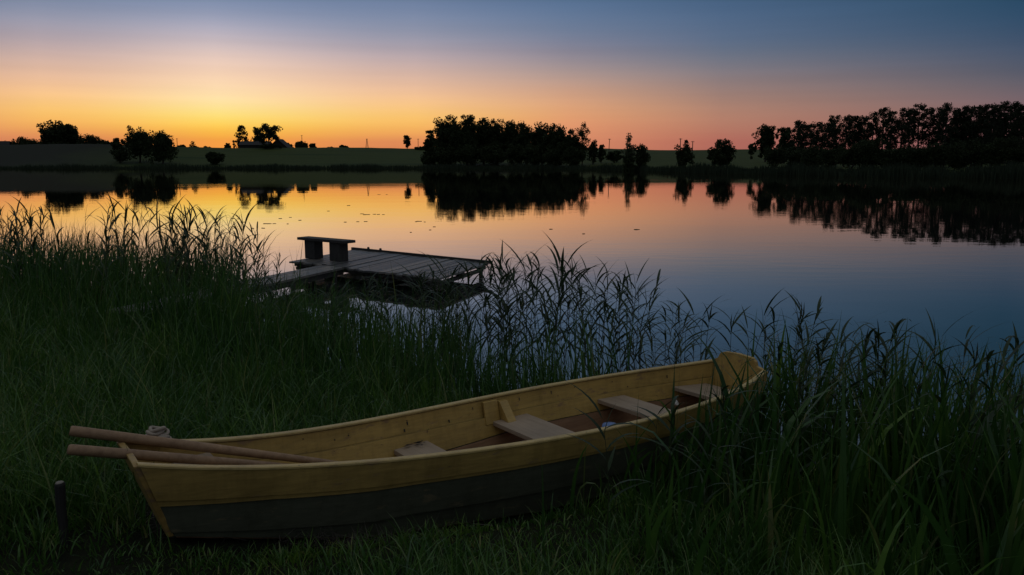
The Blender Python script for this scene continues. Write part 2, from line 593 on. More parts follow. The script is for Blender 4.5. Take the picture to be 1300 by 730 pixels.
def tree(name, u, vt, r, wpx, label, cat='tree', kind='broad', base_frac=.12, dense=1.0, mat='leafA', group=None, seed=0, lean=0.0, base_drop=0.0):
    rng = np.random.default_rng(seed + int(u * 7) + int(vt * 3))
    x, y = at(u, r)
    z0 = float(ground_z(x, y)) - base_drop
    H = top_z(vt, r) - z0
    Wd = wpx / FPX * r / 2
    px = r / FPX
    root = empty(name, (x, y, z0))
    tag(root, label, cat, group)
    leaf = max(1.25 * px, .10)
    tr = MB()
    if kind == 'broad':
        zb = H * base_frac
        cz, rz = (H + zb) / 2, (H - zb) / 2
        ncl = int(max(22, 70 * dense * min(2.2, (Wd * rz / (px * px)) / 260)))
        d = rng.normal(size=(ncl, 3))
        d /= np.linalg.norm(d, axis=1)[:, None]
        k = (.12 + .72 * rng.random(ncl) ** .55)[:, None]
        # uneven lobes
        lob = 1 + .24 * np.sin(3 * np.arctan2(d[:, 1], d[:, 0]) + seed) + .16 * np.sin(5 * d[:, 2] + seed * 2 + d[:, 0] * 3)
        c = d * k * lob[:, None]
        taper = 1 - .18 * np.clip(c[:, 2], 0, 1)
        C = np.stack([c[:, 0] * Wd * taper, c[:, 1] * Wd * taper, cz + c[:, 2] * rz], 1)
        rad = (.17 + .20 * rng.random(ncl)) * min(Wd, rz)
        rad = np.maximum(rad, 1.2 * px)
        C[:, 2] = np.minimum(C[:, 2], H - rad * .75)
        C[:, 2] = np.maximum(C[:, 2], zb + rad * .35)
        V = leaf_quads(rng, C, rad, int(60 * dense), leaf * 1.35, .85)
        r0 = max(.022 * H, .08)
        tr.tube([(0, 0, -.3), (.02 * H, 0, H * .25), (-.01 * H, .01 * H, H * .55), (0, 0, H * .82)], [r0 * 1.3, r0, r0 * .7, r0 * .15], 7)
        for i in rng.choice(ncl, min(9, ncl), replace=False):
            b0 = np.array((0, 0, H * (.2 + .35 * rng.random())))
            m1 = (b0 + C[i]) / 2 + np.array((0, 0, .04 * H))
            tr.tube([b0, m1, C[i]], [r0 * .5, r0 * .32, r0 * .1], 5)
    elif kind == 'pine':
        zb = H * base_frac
        r0 = max(.014 * H, .06)
        bend = rng.normal() * .02 * H
        tr.tube([(0, 0, -.3), (bend * .4, 0, H * .35), (bend, 0, H * .7), (bend * .8, 0, H * .97)], [r0 * 1.2, r0, r0 * .7, r0 * .15], 7)
        Cs, Rs = [], []
        nl = max(6, int(13 * dense))
        for i in range(nl):
            f = i / (nl - 1)
            zz = zb + (H * .97 - zb) * f
            w = Wd * (.55 + .6 * math.sin(math.pi * (.18 + .62 * f))) * (1 - .55 * f ** 3) * (.7 + .45 * rng.random())
            for j in range(int(3 + 3 * dense * (1 - .5 * f))):
                a = rng.random() * 6.283
                q = (.35 + .6 * rng.random()) * w
                P = np.array((bend * f + math.cos(a) * q, math.sin(a) * q, zz + (.1 * rng.normal() + .08) * w))
                Cs.append(P)
                Rs.append(max((.22 + .24 * rng.random() ** 1.5) * Wd, 1.4 * px))
                if j < 3:
                    tr.tube([(bend * f, 0, zz - .1 * w), P], [r0 * .28, r0 * .08], 4)
        Cs, Rs = np.array(Cs), np.array(Rs)
        Cs[:, 2] = np.minimum(Cs[:, 2], H - Rs * .5)
        V = leaf_quads(rng, Cs, Rs, int(50 * dense), leaf * 1.2, .8)
    elif kind == 'poplar':
        zb = H * base_frac
        r0 = max(.014 * H, .06)
        tr.tube([(0, 0, -.3), (.01 * H, 0, H * .5), (0, 0, H * .95)], [r0 * 1.2, r0 * .8, r0 * .1], 6)
        ncl = int(52 * dense)
        f = rng.random(ncl)
        w = Wd * np.sin(math.pi * (.14 + .72 * f)) * (.25 + .75 * rng.random(ncl))
        a = rng.random(ncl) * 6.283
        C = np.stack([np.cos(a) * w * .75, np.sin(a) * w * .75, zb + (H - zb) * (.06 + .9 * f)], 1)
        rad = np.maximum(Wd * (.28 + .2 * rng.random(ncl)), 1.1 * px)
        C[:, 2] = np.minimum(C[:, 2], H - rad * .8)
        V = leaf_quads(rng, C, rad, int(34 * dense), leaf * 1.1, 1.1)
        for i in range(0, ncl, 3):
            tr.tube([(0, 0, max(.1, C[i][2] - Wd)), C[i]], [r0 * .3, r0 * .08], 4)
    else:                                                       # bush
        ncl = int(34 * dense)
        d = rng.normal(size=(ncl, 3))
        d /= np.linalg.norm(d, axis=1)[:, None]
        C = d * (.1 + .72 * rng.random(ncl) ** .7)[:, None]
        C = np.stack([C[:, 0] * Wd, C[:, 1] * Wd, H * .48 + C[:, 2] * H * .5], 1)
        rad = np.maximum((.26 + .2 * rng.random(ncl)) * min(Wd, H * .5), 1.2 * px)
        C[:, 2] = np.minimum(C[:, 2], H - rad * .7)
        V = leaf_quads(rng, C, rad, int(55 * dense), leaf * 1.15, .85)
        V[:, 2] = np.maximum(V[:, 2], -.1)
        for i in range(5):
            tr.tube([(rng.normal() * .05 * Wd, rng.normal() * .05 * Wd, -.2), C[i]], [.05 + .01 * H, .02], 5)
    V[:, 2] *= H / np.percentile(V[:, 2], 99.6)
    V[:, :2] *= Wd / np.percentile(np.abs(V[:, 0] - V[:, 0].mean()), 99.5)
    tr.build('trunk' if kind != 'bush' else 'stems', M['bark'], root)
    link('crown', crown_mesh(V, M[mat]), root)
    return root


def T(*a, **k):
    return tree(*a, **k)


# skyline left of the afterglow, on the ridge
T('bush', 16, 179.5, 515, 13, 'thin low bush just right of the house roof at the left edge', 'bush', 'bush', seed=1)
T('bush', 33, 174.5, 515, 27, 'broad rounded bush left of the big round oak on the skyline', 'bush', 'bush', seed=2, dense=1.4)
T('bush', 52, 177, 515, 24, 'low bush at the left foot of the big round oak', 'bush', 'bush', seed=3)
for i_, (u_, v_, w_, lab_) in enumerate([(8, 180, 34, 'low hedge bush before the house at the left edge'), (42, 180, 38, 'low hedge bush left below the big round oak'), (72, 179.5, 40, 'low hedge bush right below the big round oak'),
                                         (108, 180, 38, 'low hedge bush below the domed bush'), (132, 181, 32, 'low hedge bush at the right end of the far left hedge')]):
    T('bush', u_, v_, 500, w_, lab_, 'bush', 'bush', dense=1.4, group='hedge along the far left ridge', seed=200 + i_)
T('broadleaf_tree', 81, 155.5, 505, 45, 'big round dark oak standing high on the skyline at far left', 'tree', 'broad', .1, 1.3, seed=4)
T('bush', 97, 178, 515, 26, 'low bush at the right foot of the big round oak', 'bush', 'bush', seed=5)
T('bush', 117, 171.5, 510, 26, 'domed bush on the skyline between the big oak and the twin trees', 'bush', 'bush', seed=6, dense=1.4)
T('bush', 134, 177.5, 515, 18, 'smaller bush sloping down right of the domed bush', 'bush', 'bush', seed=7)
T('broadleaf_tree', 151, 175.5, 400, 18, 'small tree at the left side of the wide twin crowned clump', 'tree', 'broad', .04, 1.0, seed=8)
T('broadleaf_tree', 178, 162, 396, 44, 'taller left tree of the twin crowned clump on the slope', 'tree', 'broad', .02, 1.05, seed=9)
T('broadleaf_tree', 207, 167.5, 392, 40, 'right tree of the twin crowned clump, low and spreading', 'tree', 'broad', .02, 1.05, seed=10)
T('bush', 153, 188, 392, 22, 'dim bush on the slope below the left side of the twin clump', 'bush', 'bush', seed=11)
T('bush', 272, 193.5, 392, 22, 'lone rounded bush on the slope near the far water, below the barn', 'bush', 'bush', seed=12, dense=1.5)
T('bush', 233, 184, 520, 13, 'low scrub bush right of the twin clump by the thin pole', 'bush', 'bush', seed=13)
T('bush', 248, 179.5, 525, 15, 'see through thin bush on the skyline under the brightest glow', 'bush', 'bush', seed=14, dense=.5)
T('bush', 266, 186, 525, 12, 'tiny flat bush on the bare ridge under the glow', 'bush', 'bush', seed=15)
T('bush', 290, 182, 525, 8, 'tiny round bush left of the tall pine by the barn', 'bush', 'bush', seed=16)
T('sapling', 298, 178, 520, 5, 'thin sapling just left of the tall pine', 'tree', 'poplar', .1, .4, seed=17)
T('pine_tree', 309, 159.5, 520, 17, 'lone tall pine with layered branches standing over the barn', 'tree', 'pine', .2, .85, 'leafB', seed=18)
T('broadleaf_tree', 342, 157.5, 482, 38, 'round airy tree standing before the barn, sky showing through', 'tree', 'broad', .16, .85, seed=19)
T('bush', 330, 172, 512, 13, 'bush touching the left side of the round airy tree', 'bush', 'bush', seed=20)
T('bush', 342, 183, 474, 30, 'dark bush at the foot of the airy tree before the barn', 'bush', 'bush', seed=21)
T('bush', 367, 182, 520, 13, 'bush against the right side of the gabled house', 'bush', 'bush', seed=22)
T('bush', 379, 179.5, 520, 9, 'left of the two bushes around the tall utility pole', 'bush', 'bush', seed=23, dense=.7)
T('bush', 387, 181, 520, 9, 'right of the two bushes around the tall utility pole', 'bush', 'bush', seed=24, dense=.7)
T('bush', 397, 182, 520, 10, 'small isolated bush right of the utility pole bushes', 'bush', 'bush', seed=25, dense=.6)
T('bush', 422, 186.5, 525, 18, 'very flat bush on the bare ridge left of the boxy bush', 'bush', 'bush', seed=26)
T('bush', 437, 184.3, 525, 13, 'boxy flat topped bush on the bare ridge', 'bush', 'bush', seed=27, dense=1.3)
T('slender_tree', 517, 172, 520, 10, 'small slender tree alone on the ridge left of the grove', 'tree', 'poplar', .2, .8, seed=28)
T('bush', 534, 186, 500, 16, 'low bush on the ridge between the slender tree and the grove', 'bush', 'bush', seed=29)
# the lake grove
G = 'trees of the lakeside grove'
grove = [(548, 166, 392, 20, 'small tree leaning out at the left end of the lakeside grove', 'broad'),
         (571, 149, 386, 34, 'tallest broad tree at the left of the lakeside grove', 'broad'),
         (593, 147.5, 384, 32, 'tall tree with a double top, second tallest in the lakeside grove', 'broad'),
         (614, 153, 388, 26, 'tree just right of the double topped tree in the grove', 'broad'),
         (631, 153, 384, 26, 'middle tree of the grove with an uneven flat top', 'broad'),
         (650, 155, 386, 26, 'grove tree with a notch of sky on its left', 'broad'),
         (668, 159, 380, 28, 'rounded grove tree a step lower than the middle one', 'broad'),
         (688, 158.5, 372, 28, 'broad grove tree before the crown line starts to fall', 'broad'),
         (706, 159.5, 362, 28, 'last full crowned grove tree on its right shoulder', 'broad'),
         (724, 166, 352, 22, 'short dark tree beneath the right shoulder of the grove', 'broad')]
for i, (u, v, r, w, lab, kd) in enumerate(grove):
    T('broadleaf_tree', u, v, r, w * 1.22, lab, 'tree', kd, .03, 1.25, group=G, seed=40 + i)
T('slender_tree', 739, 157, 350, 20, 'upright narrow tree at the right end of the grove', 'tree', 'poplar', .12, 1.2, group=G, seed=55)
gb = [(545, 195, 382, 22, 'round bush by the water at the left foot of the grove'), (567, 186, 378, 34, 'wide bush by the water under the tallest grove tree'),
      (595, 184, 376, 36, 'wide bush by the water under the double topped tree'), (624, 183, 374, 36, 'bush by the water under the middle of the grove'),
      (652, 184, 370, 34, 'bush by the water right of the grove middle'), (679, 184, 362, 36, 'bush by the water under the falling crown line'),
      (706, 183, 354, 32, 'bush by the water below the right shoulder of the grove'), (729, 187, 345, 28, 'bush by the water at the right end of the grove')]
for i, (u, v, r, w, lab) in enumerate(gb):
    T('bush', u, v, r, w, lab, 'bush', 'bush', dense=1.7, group='bushes along the foot of the grove', seed=60 + i)
T('bush', 753, 178.5, 350, 14, 'bush with a pointed top just right of the grove', 'bush', 'bush', seed=70)
T('bush', 763, 184, 355, 11, 'smaller bush at the outer right edge of the grove', 'bush', 'bush', seed=71)
T('bush', 780, 191.5, 345, 24, 'low dark hedge like bush between the grove and the birch', 'bush', 'bush', seed=72)
T('birch_tree', 799, 170.5, 268, 15, 'tall narrow birch with a pale crown beside a round bush', 'tree', 'poplar', .1, 1.2, 'leafC', seed=73)
T('bush', 798, 190, 262, 17, 'dark bush around the foot of the narrow birch', 'bush', 'bush', seed=74, dense=1.3)
T('bush', 814, 184, 264, 20, 'round bush touching the right side of the narrow birch', 'bush', 'bush', seed=75, dense=1.4)
T('conical_tree', 869, 179, 222, 23, 'smaller of two conical trees alone by the far water, between two thin poles', 'tree', 'broad', .0, 1.2, seed=76)
T('conical_tree', 915, 178, 210, 31, 'wider of two conical trees alone by the far water', 'tree', 'broad', .0, 1.4, seed=77)
# right wood
T('bush', 953, 182.5, 300, 9, 'thin leafless looking shrub left of the right wood', 'bush', 'bush', seed=80, dense=.5)
T('broadleaf_tree', 971, 160, 262, 28, 'rounded dark tree at the left end of the right wood', 'tree', 'broad', .05, 1.2, seed=81)
T('broadleaf_tree', 995, 162, 240, 24, 'second rounded tree from the left end of the right wood', 'tree', 'broad', .05, 1.0, seed=82)
T('bush', 985, 186, 205, 34, 'large dark bush at the left corner of the right wood', 'bush', 'bush', seed=83, dense=1.5)
rngp = np.random.default_rng(5)
pines = [(1012, 156), (1022, 158), (1034, 152), (1048, 153), (1058, 149), (1071, 145.5), (1083, 145.5), (1095, 148), (1106, 143), (1119, 139.5), (1129, 140), (1141, 137.5),
         (1152, 139), (1165, 134.5), (1176, 136), (1187, 135), (1198, 132.5), (1211, 136.5), (1222, 134.5), (1233, 133), (1246, 136), (1257, 135), (1269, 131.5), (1281, 132.5), (1292, 134), (1304, 133), (1318, 136)]
GP = 'pines of the right wood'
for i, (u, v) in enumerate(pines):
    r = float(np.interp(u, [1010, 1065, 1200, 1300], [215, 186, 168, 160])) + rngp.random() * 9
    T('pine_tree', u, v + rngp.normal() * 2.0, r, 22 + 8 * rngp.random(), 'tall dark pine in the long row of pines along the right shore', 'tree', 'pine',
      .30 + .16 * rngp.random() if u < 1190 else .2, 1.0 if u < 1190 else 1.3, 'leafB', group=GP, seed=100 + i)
backp = [(1205, 150), (1222, 152), (1240, 149), (1256, 150), (1275, 148), (1294, 150)]
for i, (u, v) in enumerate(backp):
    T('pine_tree', u, v, float(np.interp(u, [1010, 1300], [225, 182])) + 8, 26, 'shorter pine filling the second row behind the right shore pines', 'tree', 'pine', .2, 1.2, 'leafB',
      group='second row pines of the right wood', seed=150 + i)
under = [(1012, 187), (1036, 186), (1058, 187.5), (1080, 186), (1094, 178), (1108, 176), (1126, 190), (1150, 184), (1172, 186), (1195, 182), (1216, 178), (1238, 177), (1260, 176), (1282, 175), (1303, 176)]
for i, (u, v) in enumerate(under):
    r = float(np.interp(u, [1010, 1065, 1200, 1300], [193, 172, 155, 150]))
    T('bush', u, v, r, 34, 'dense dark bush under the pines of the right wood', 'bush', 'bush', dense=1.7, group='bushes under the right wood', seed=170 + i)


# ---------------------------------------------------------------- far reeds along the opposite shore (uncountable)
def ribbons(rng, base, h, w, lean, bend, az, segs=4, face=None, power=1.5, wprof=None):
    """curved grass blades as ribbons; returns V, Q"""
    n = len(base)
    if face is None:
        face = rng.random(n) * 6.283
    P = np.array(base, float)
    side = np.stack([np.cos(face), np.sin(face), np.zeros(n)], 1)
    rows = []
    for j in range(segs + 1):
        t = j / segs
        ww = w * (max(1 - t ** 2.2, .03) if wprof is None else wprof(t))
        rows.append(np.stack([P - side * ww[:, None] / 2, P + side * ww[:, None] / 2], 1))
        th = lean + bend * ((j + .5) / segs) ** power
        st = (h / segs)[:, None] * np.stack([np.sin(th) * np.cos(az), np.sin(th) * np.sin(az), np.cos(th)], 1)
        P = P + st
    V = np.stack(rows, 1).reshape(n, -1, 3)
    k = 2 * (segs + 1)
    j = np.arange(segs) * 2
    q = np.stack([j, j + 1, j + 3, j + 2], 1)
    Q = (np.arange(n)[:, None, None] * k + q[None]).reshape(-1, 4)
    return V.reshape(-1, 3), Q


def far_reeds():
    rng = np.random.default_rng(11)
    n = 15000
    az = rng.uniform(R(-36), R(37), n)
    rs = np.interp(az, FAR_AZ, FAR_R)
    r = rs + rng.uniform(-3.2, 2.2, n)
    x, y = r * np.sin(az), r * np.cos(az)
    hh = (1.1 + .7 * rng.random(n)) * (1 + .25 * np.sin(az * 60) + .15 * np.sin(az * 173))
    V, Q = ribbons(rng, np.stack([x, y, np.maximum(ground_z(x, y), -.4)], 1), hh + .3, rng.uniform(.12, .3, n), rng.random(n) * .15, rng.random(n) * .5, rng.random(n) * 6.283, 2, face=rng.normal(0, .5, n))
    return mesh_np('shore_reeds', V, Q, M['farreed'])


tag(link('shore_reeds', far_reeds()), 'low belt of reeds lining the far shore of the lake', 'reeds', kind='stuff')


# ---------------------------------------------------------------- farm on the ridge
def house(name, u, r, lx, ly, hw, hr, rot, label, cat='house', drop=.3):
    x, y = at(u, r)
    z = float(ground_z(x, y)) - drop
    root = empty(name, (x, y, z), rot)
    tag(root, label, cat)
    w = MB()
    a, b = lx / 2, ly / 2
    w.add([(-a, -b, 0), (a, -b, 0), (a, b, 0), (-a, b, 0), (-a, -b, hw), (a, -b, hw), (a, b, hw), (-a, b, hw), (-a, 0, hr), (a, 0, hr)],
          [(0, 3, 2, 1), (0, 1, 5, 4), (2, 3, 7, 6), (1, 2, 6, 9, 5), (3, 0, 4, 8, 7), (4, 5, 9, 8), (6, 7, 8, 9)])
    w.build('wall', M['wall'], root)
    rf = MB()
    sl = math.hypot(b, hr - hw)
    for s in (-1, 1):
        n = np.array((0, s * (hr - hw), b)) / sl
        rf.box(np.array((0, s * b * .55, hw + (hr - hw) * .45)) + n * .14, (lx + 1.0, sl * 1.14, .2), (1, 0, 0), n)
    rf.build('roof', M['roof'], root)
    return root


house('house', 1, 490, 11, 8, 4.0, 7.6, .3, 'dark house with a pitched roof cut by the left edge', 'house')
house('barn', 326, 500, 17.5, 9, 4.2, 6.3, .05, 'long low dark barn beside the lone pine on the skyline', 'barn', .6)
house('gabled_house', 357, 502, 9, 11.0, 2.6, 7.4, 1.5, 'small dark house with its pointed gable end showing right of the airy tree', 'house', .6)


def pole(u, vt, r, label, kind='single', lean=0.0):
    x, y = at(u, r)
    z = float(ground_z(x, y))
    H = top_z(vt, r) - z
    p = MB()
    rr = .16
    if kind == 'double':
        p.tube([(-.9, 0, -.4), (0, 0, H)], [rr * 1.3, rr], 7)
        p.tube([(.9, .3, -.4), (.1, .1, H * .97)], [rr * 1.3, rr], 7)
        p.box((0, .1, H * .35), (1.2, .14, .16))
    else:
        p.tube([(0, 0, -.4), (lean * H, 0, H)], [rr * 1.2, rr], 7)
    p.box((lean * H, 0, H - .35), (1.3, .12, .14))
    for sx_ in (-.55, 0, .55):
        p.tube([(lean * H + sx_, 0, H - .28), (lean * H + sx_, 0, H - .02)], .06, 5)
    o = p.build('utility_pole', M['pole'], None, (x, y, z))
    tag(o, label, 'utility pole', 'utility poles across the fields')


pole(226.5, 175.5, 500, 'thin pole standing right of the twin crowned clump')
pole(384.5, 171.5, 520, 'tallest wooden pole rising out of the two bushes right of the gabled house')
pole(388.3, 179.2, 530, 'short pole close behind the tallest pole')
pole(466.5, 176, 520, 'two legged wooden pole alone on the bare ridge', 'double')
pole(531.3, 176, 510, 'pole on the ridge just left of the lakeside grove')
pole(772.5, 176, 400, 'leaning pole in the field between the grove and the birch', lean=.03)
pole(863, 175.5, 330, 'pole behind the left side of the smaller conical tree')
pole(878.5, 179, 335, 'shorter pole behind the right side of the smaller conical tree')


# ---------------------------------------------------------------- boat
B0, BM, B1, BQ, BROLL = .2215, .5246, .2547, -.7658, -.0335
HP = [1.0493, -2.5372, 2.5007, -1.2419, .8194]


def half_w(s):
    return B0 * (1 - s) * (1 - 2 * s) + 4 * BM * s * (1 - s) + B1 * s * (2 * s - 1) + BQ * s * (1 - s) * (1 - 2 * s)


def gun_z(s):
    return np.polyval(HP, s)


def keel_z(s):
    return float(np.interp(s, KEEL_S, KEEL_Z))


def hull_pt(s, side, k, off=0.0):
    """boat frame: x along the boat, y towards the far side; k 0 gunwale .. 1 chine"""
    b = half_w(s)
    bb = b * float(np.interp(s, [0, .2, .5, 1], [.52, .62, .70, .74]))
    o = b + (bb - b) * k ** 1.25 + off
    z = gun_z(s) + (keel_z(s) - gun_z(s)) * k + side * BROLL * b * (1 - k)
    x = s * BL + .145 * k * max(0, 1 - s / .35) ** 1.6 - .06 * k * max(0, (s - .8) / .2)
    return np.array((x, side * o, z))


def k_low(s):
    """where the yellow paint ends on the outside"""
    return float(np.interp(s, [0, .12, .3, .5, .75, 1], [.55, .42, .33, .30, .30, .32]))


def k_mid(s):
    return float(np.interp(s, [0, .12, .3, .5, 1], [.93, .86, .74, .69, .68]))


def k_in(s):
    """the step of the inner lining"""
    return float(np.interp(s, [0, .3, 1], [.30, .26, .24]))


def k_wood(s):
    return float(np.interp(s, [0, .2, .4, .6, 1], [.9, .72, .60, .50, .48]))


boat = empty('rowboat', (BX, BY, 0), BTH)
tag(boat, 'yellow wooden rowboat with a dark green bottom, pulled up in the reeds', 'boat')
ST = np.linspace(0, 1, 41)
TH = .02


def strake(k0, k1, off0, off1, side, th=TH):
    mb = MB()
    rings = []
    f0, f1 = (k0 if callable(k0) else (lambda s: k0)), (k1 if callable(k1) else (lambda s: k1))
    for s in ST:
        s_ = .004 + s * .992
        a, b = f0(s_), f1(s_)
        ks = np.linspace(a, b, 4)
        outer = [hull_pt(s_, side, k, off0 + (off1 - off0) * (k - a) / (b - a)) for k in ks]
        inner = [hull_pt(s_, side, k, off0 + (off1 - off0) * (k - a) / (b - a) - th) for k in ks[::-1]]
        ring = outer + inner
        rings.append(ring if side > 0 else ring[::-1])
    mb.loft(rings)
    return mb


def add_marks(o, marks, mat):
    """surface marks: small flush dashes added to the part's own mesh under a second material"""
    me = o.data
    n0 = len(me.polygons)
    vs = [tuple(v.co) for v in me.vertices] + [tuple(p) for m in marks for p in m]
    fs = [tuple(p.vertices) for p in me.polygons]
    k = len(me.vertices)
    for m in marks:
        fs.append(tuple(range(k, k + len(m))))
        k += len(m)
    new = bpy.data.meshes.new(o.name)
    new.from_pydata(vs, [], fs)
    new.update()
    new.materials.append(me.materials[0])
    new.materials.append(mat)
    for i in range(n0, len(fs)):
        new.polygons[i].material_index = 1
    o.data = new


rngc = random.Random(4)
for side in (-1, 1):
    strake(0.0, lambda s: k_low(s) * .84, .012, .016, side).build('top_strake', M['yellow'], boat)
    strake(lambda s: k_low(s) * .82, k_low, .006, .008, side, .016).build('rubbing_strake', M['yellow'], boat)
    strake(lambda s: k_low(s) - .02, k_mid, -.002, .012, side).build('middle_strake', M['hullgreen'], boat)
    strake(lambda s: k_mid(s) - .025, 1.0, -.012, -.002, side).build('bottom_strake', M['hullgreen'], boat)
    up = strake(.02, k_in, -.0095, -.0035, side, .004).build('upper_lining', M['yellow_in'], boat)
    strake(lambda s: k_in(s) + .005, k_wood, -.0285, -.022, side, .004).build('lower_lining', M['yellow_in'], boat)
    strake(k_wood, .985, -.042, -.030, side, .004).build('bilge_lining', M['boatwood'], boat)
    marks = []
    for i in range(15):
        s = .12 + .80 * (i + rngc.random()) / 15
        k = rngc.uniform(.06, .2)
        h = rngc.uniform(.015, .05)
        w = rngc.uniform(.0008, .0018)
        q = [hull_pt(s - w, side, k, -.0150), hull_pt(s, side, k - h * .2, -.0150), hull_pt(s + w * .6, side, k, -.0150), hull_pt(s + w * .5, side, k + h, -.0150), hull_pt(s - w * .5, side, k + h * .9, -.0150)]
        marks.append(q if side > 0 else q[::-1])
    add_marks(up, marks, M['dockdark'])
    g = MB()
    rings = []
    for s in ST:
        s_ = .002 + s * .996
        p = hull_pt(s_, side, 0)
        i_, o_ = -.024, .018
        ring = [p + (0, side * i_, .001), p + (0, side * o_, .001), p + (0, side * o_, .010), p + (0, side * (o_ - .005), .015), p + (0, side * (i_ + .005), .015), p + (0, side * i_, .010)]
        rings.append(ring if side > 0 else ring[::-1])
    g.loft(rings)
    g.build('gunwale', M['gunwale'], boat)

# bottom
bt = MB()
rings = []
for s in ST:
    s_ = .01 + s * .98
    a, b = hull_pt(s_, -1, .985, -.03), hull_pt(s_, 1, .985, -.03)
    rings.append([a, b, b - (0, 0, .022), a - (0, 0, .022)])
bt.loft(rings)
bt.build('bottom_boards', M['boatwood'], boat)


def end_board(s, kmax, x_off, th, crown=None, grow=0.0):
    """a transom across the boat at station s"""
    mb = MB()
    ks = np.linspace(0, kmax, 7)
    pts = [hull_pt(s, -1, k, grow) for k in ks[::-1]]
    top = []
    a, b = hull_pt(s, -1, 0, grow), hull_pt(s, 1, 0, grow)
    if crown:
        for t, h in crown:
            p = a + (b - a) * t
            top.append(p + (0, 0, h))
    pts += top + [hull_pt(s, 1, k, grow) for k in ks]
    n = len(pts)
    A = [p + (x_off, 0, 0) for p in pts]
    Bp = [p + (x_off + th, 0, 0) for p in pts]
    fs = [tuple(range(n)), tuple(range(2 * n - 1, n - 1, -1))] + [((i + 1) % n, i, i + n, (i + 1) % n + n) for i in range(n)]
    mb.add(A + Bp, fs)
    return mb


end_board(1.0, 1.0, -.006, .03, [(.10, .022), (.17, .03), (.19, .065), (.25, .092), (.5, .105), (.75, .10), (.84, .085), (.90, .035), (.95, .024)], .014).build('stern_transom', M['yellow_in'], boat, bevel=.004)
end_board(0.0, 1.0, -.010, .03, [(.1, .010), (.5, .016), (.9, .010)], .010).build('bow_transom', M['stem'], boat, bevel=.004)

# stain on the transom
sm = MB()
for (t, h, rr) in ((.55, -.05, .022), (.45, -.10, .03), (.53, -.11, .024)):
    a, b = hull_pt(1, -1, 0), hull_pt(1, 1, 0)
    p = a + (b - a) * t + (-.0085, 0, h)
    nn = 14
    sm.add([p] + [p + (0, rr * (1 + .2 * math.sin(3 * q + t * 9)) * math.cos(q), rr * (1.1 + .2 * math.sin(2 * q)) * math.sin(q)) for q in np.linspace(0, 6.283, nn, endpoint=False)],
           [(0, 1 + (i + 1) % nn, 1 + i) for i in range(nn)])
m_, nt_, b_ = new_mat('red_stain')
nt_.links.new(cramp(nt_, noise(nt_, 25), [(.3, (.22, .10, .06)), (.7, (.34, .19, .10))]), b_.inputs['Base Color'])
stp = sm.build('stain_patch', m_, boat)


def thwart(s, wid, k, name='thwart', th=.032, mat='thwart', ks=None):
    a, b = hull_pt(s, -1, k, -.035), hull_pt(s, 1, k, -.035)
    mb = MB()
    z = (a[2] + b[2]) / 2
    a1, b1 = hull_pt(s - wid / 2 / BL, -1, k, -.034), hull_pt(s - wid / 2 / BL, 1, k, -.034)
    a2, b2 = hull_pt(s + wid / 2 / BL, -1, k, -.034), hull_pt(s + wid / 2 / BL, 1, k, -.034)
    x0, x1 = s * BL - wid / 2, s * BL + wid / 2
    roll = BROLL * .6
    tp = [(x0, a1[1], z + roll * a1[1] * -1 * -1), (x1, a2[1], z + roll * a2[1]), (x1, b2[1], z + roll * b2[1]), (x0, b1[1], z + roll * b1[1])]
    bo = [(p[0], p[1], p[2] - th) for p in tp]
    mb.add(tp + bo, [(0, 1, 2, 3), (7, 6, 5, 4), (0, 4, 5, 1), (1, 5, 6, 2), (2, 6, 7, 3), (3, 7, 4, 0)])
    return mb.build(name, M[mat], boat, bevel=.004)


small_thwart = thwart(.385, .26, .405)
thwart(.575, .31, .325)
thwart(.785, .25, .315)
thwart(.945, .30, .315, 'stern_seat')
thwart(.075, .20, .16, 'bow_deck', .03)

# ribs
for s in (.2, .44, .64, .84):
    for side in (-1, 1):
        rb = MB()
        rings = []
        for k in np.linspace(k_wood(s) + .03, .97, 6):
            p = hull_pt(s, side, k, -.034)
            q = hull_pt(s, side, k, -.060)
            ring = [p + (-.016, 0, 0), p + (.016, 0, 0), q + (.016, 0, 0), q + (-.016, 0, 0)]
            rings.append(ring)
        rb.loft(rings)
        rb.build('rib', M['boatwood'], boat)
# rowlock pads and wedge blocks standing on the middle thwart
for side in (-1, 1):
    pd = MB()
    p = hull_pt(.533, side, .2, -.022)
    q0, q1 = hull_pt(.527, side, .03, -.022), hull_pt(.527, side, .36, -.022)
    r0, r1 = hull_pt(.555, side, .03, -.022), hull_pt(.555, side, .36, -.022)
    for a_ in (0,):
        pd.add([q0, q1, r1, r0] + [v - np.array((0, side * .018, 0)) for v in (q0, q1, r1, r0)], [(0, 1, 2, 3), (7, 6, 5, 4), (0, 4, 5, 1), (1, 5, 6, 2), (2, 6, 7, 3), (3, 7, 4, 0)])
    pd.build('rowlock_pad', M['yellow_in'], boat, bevel=.003)
    wd = MB()
    t0, t1 = hull_pt(.556, side, .05, -.024), hull_pt(.572, side, .05, -.024)
    b0, b1 = hull_pt(.556, side, .32, -.030), hull_pt(.572, side, .32, -.030)
    IN = np.array((0, -side, 0))
    wd.add([t0, t1, b1, b0, t0 + IN * .035, t1 + IN * .035, b1 + IN * .11, b0 + IN * .11],
           [(0, 1, 2, 3), (7, 6, 5, 4), (0, 4, 5, 1), (1, 5, 6, 2), (2, 6, 7, 3), (3, 7, 4, 0)])
    wd.build('thwart_knee', M['yellow_in'], boat, bevel=.003)
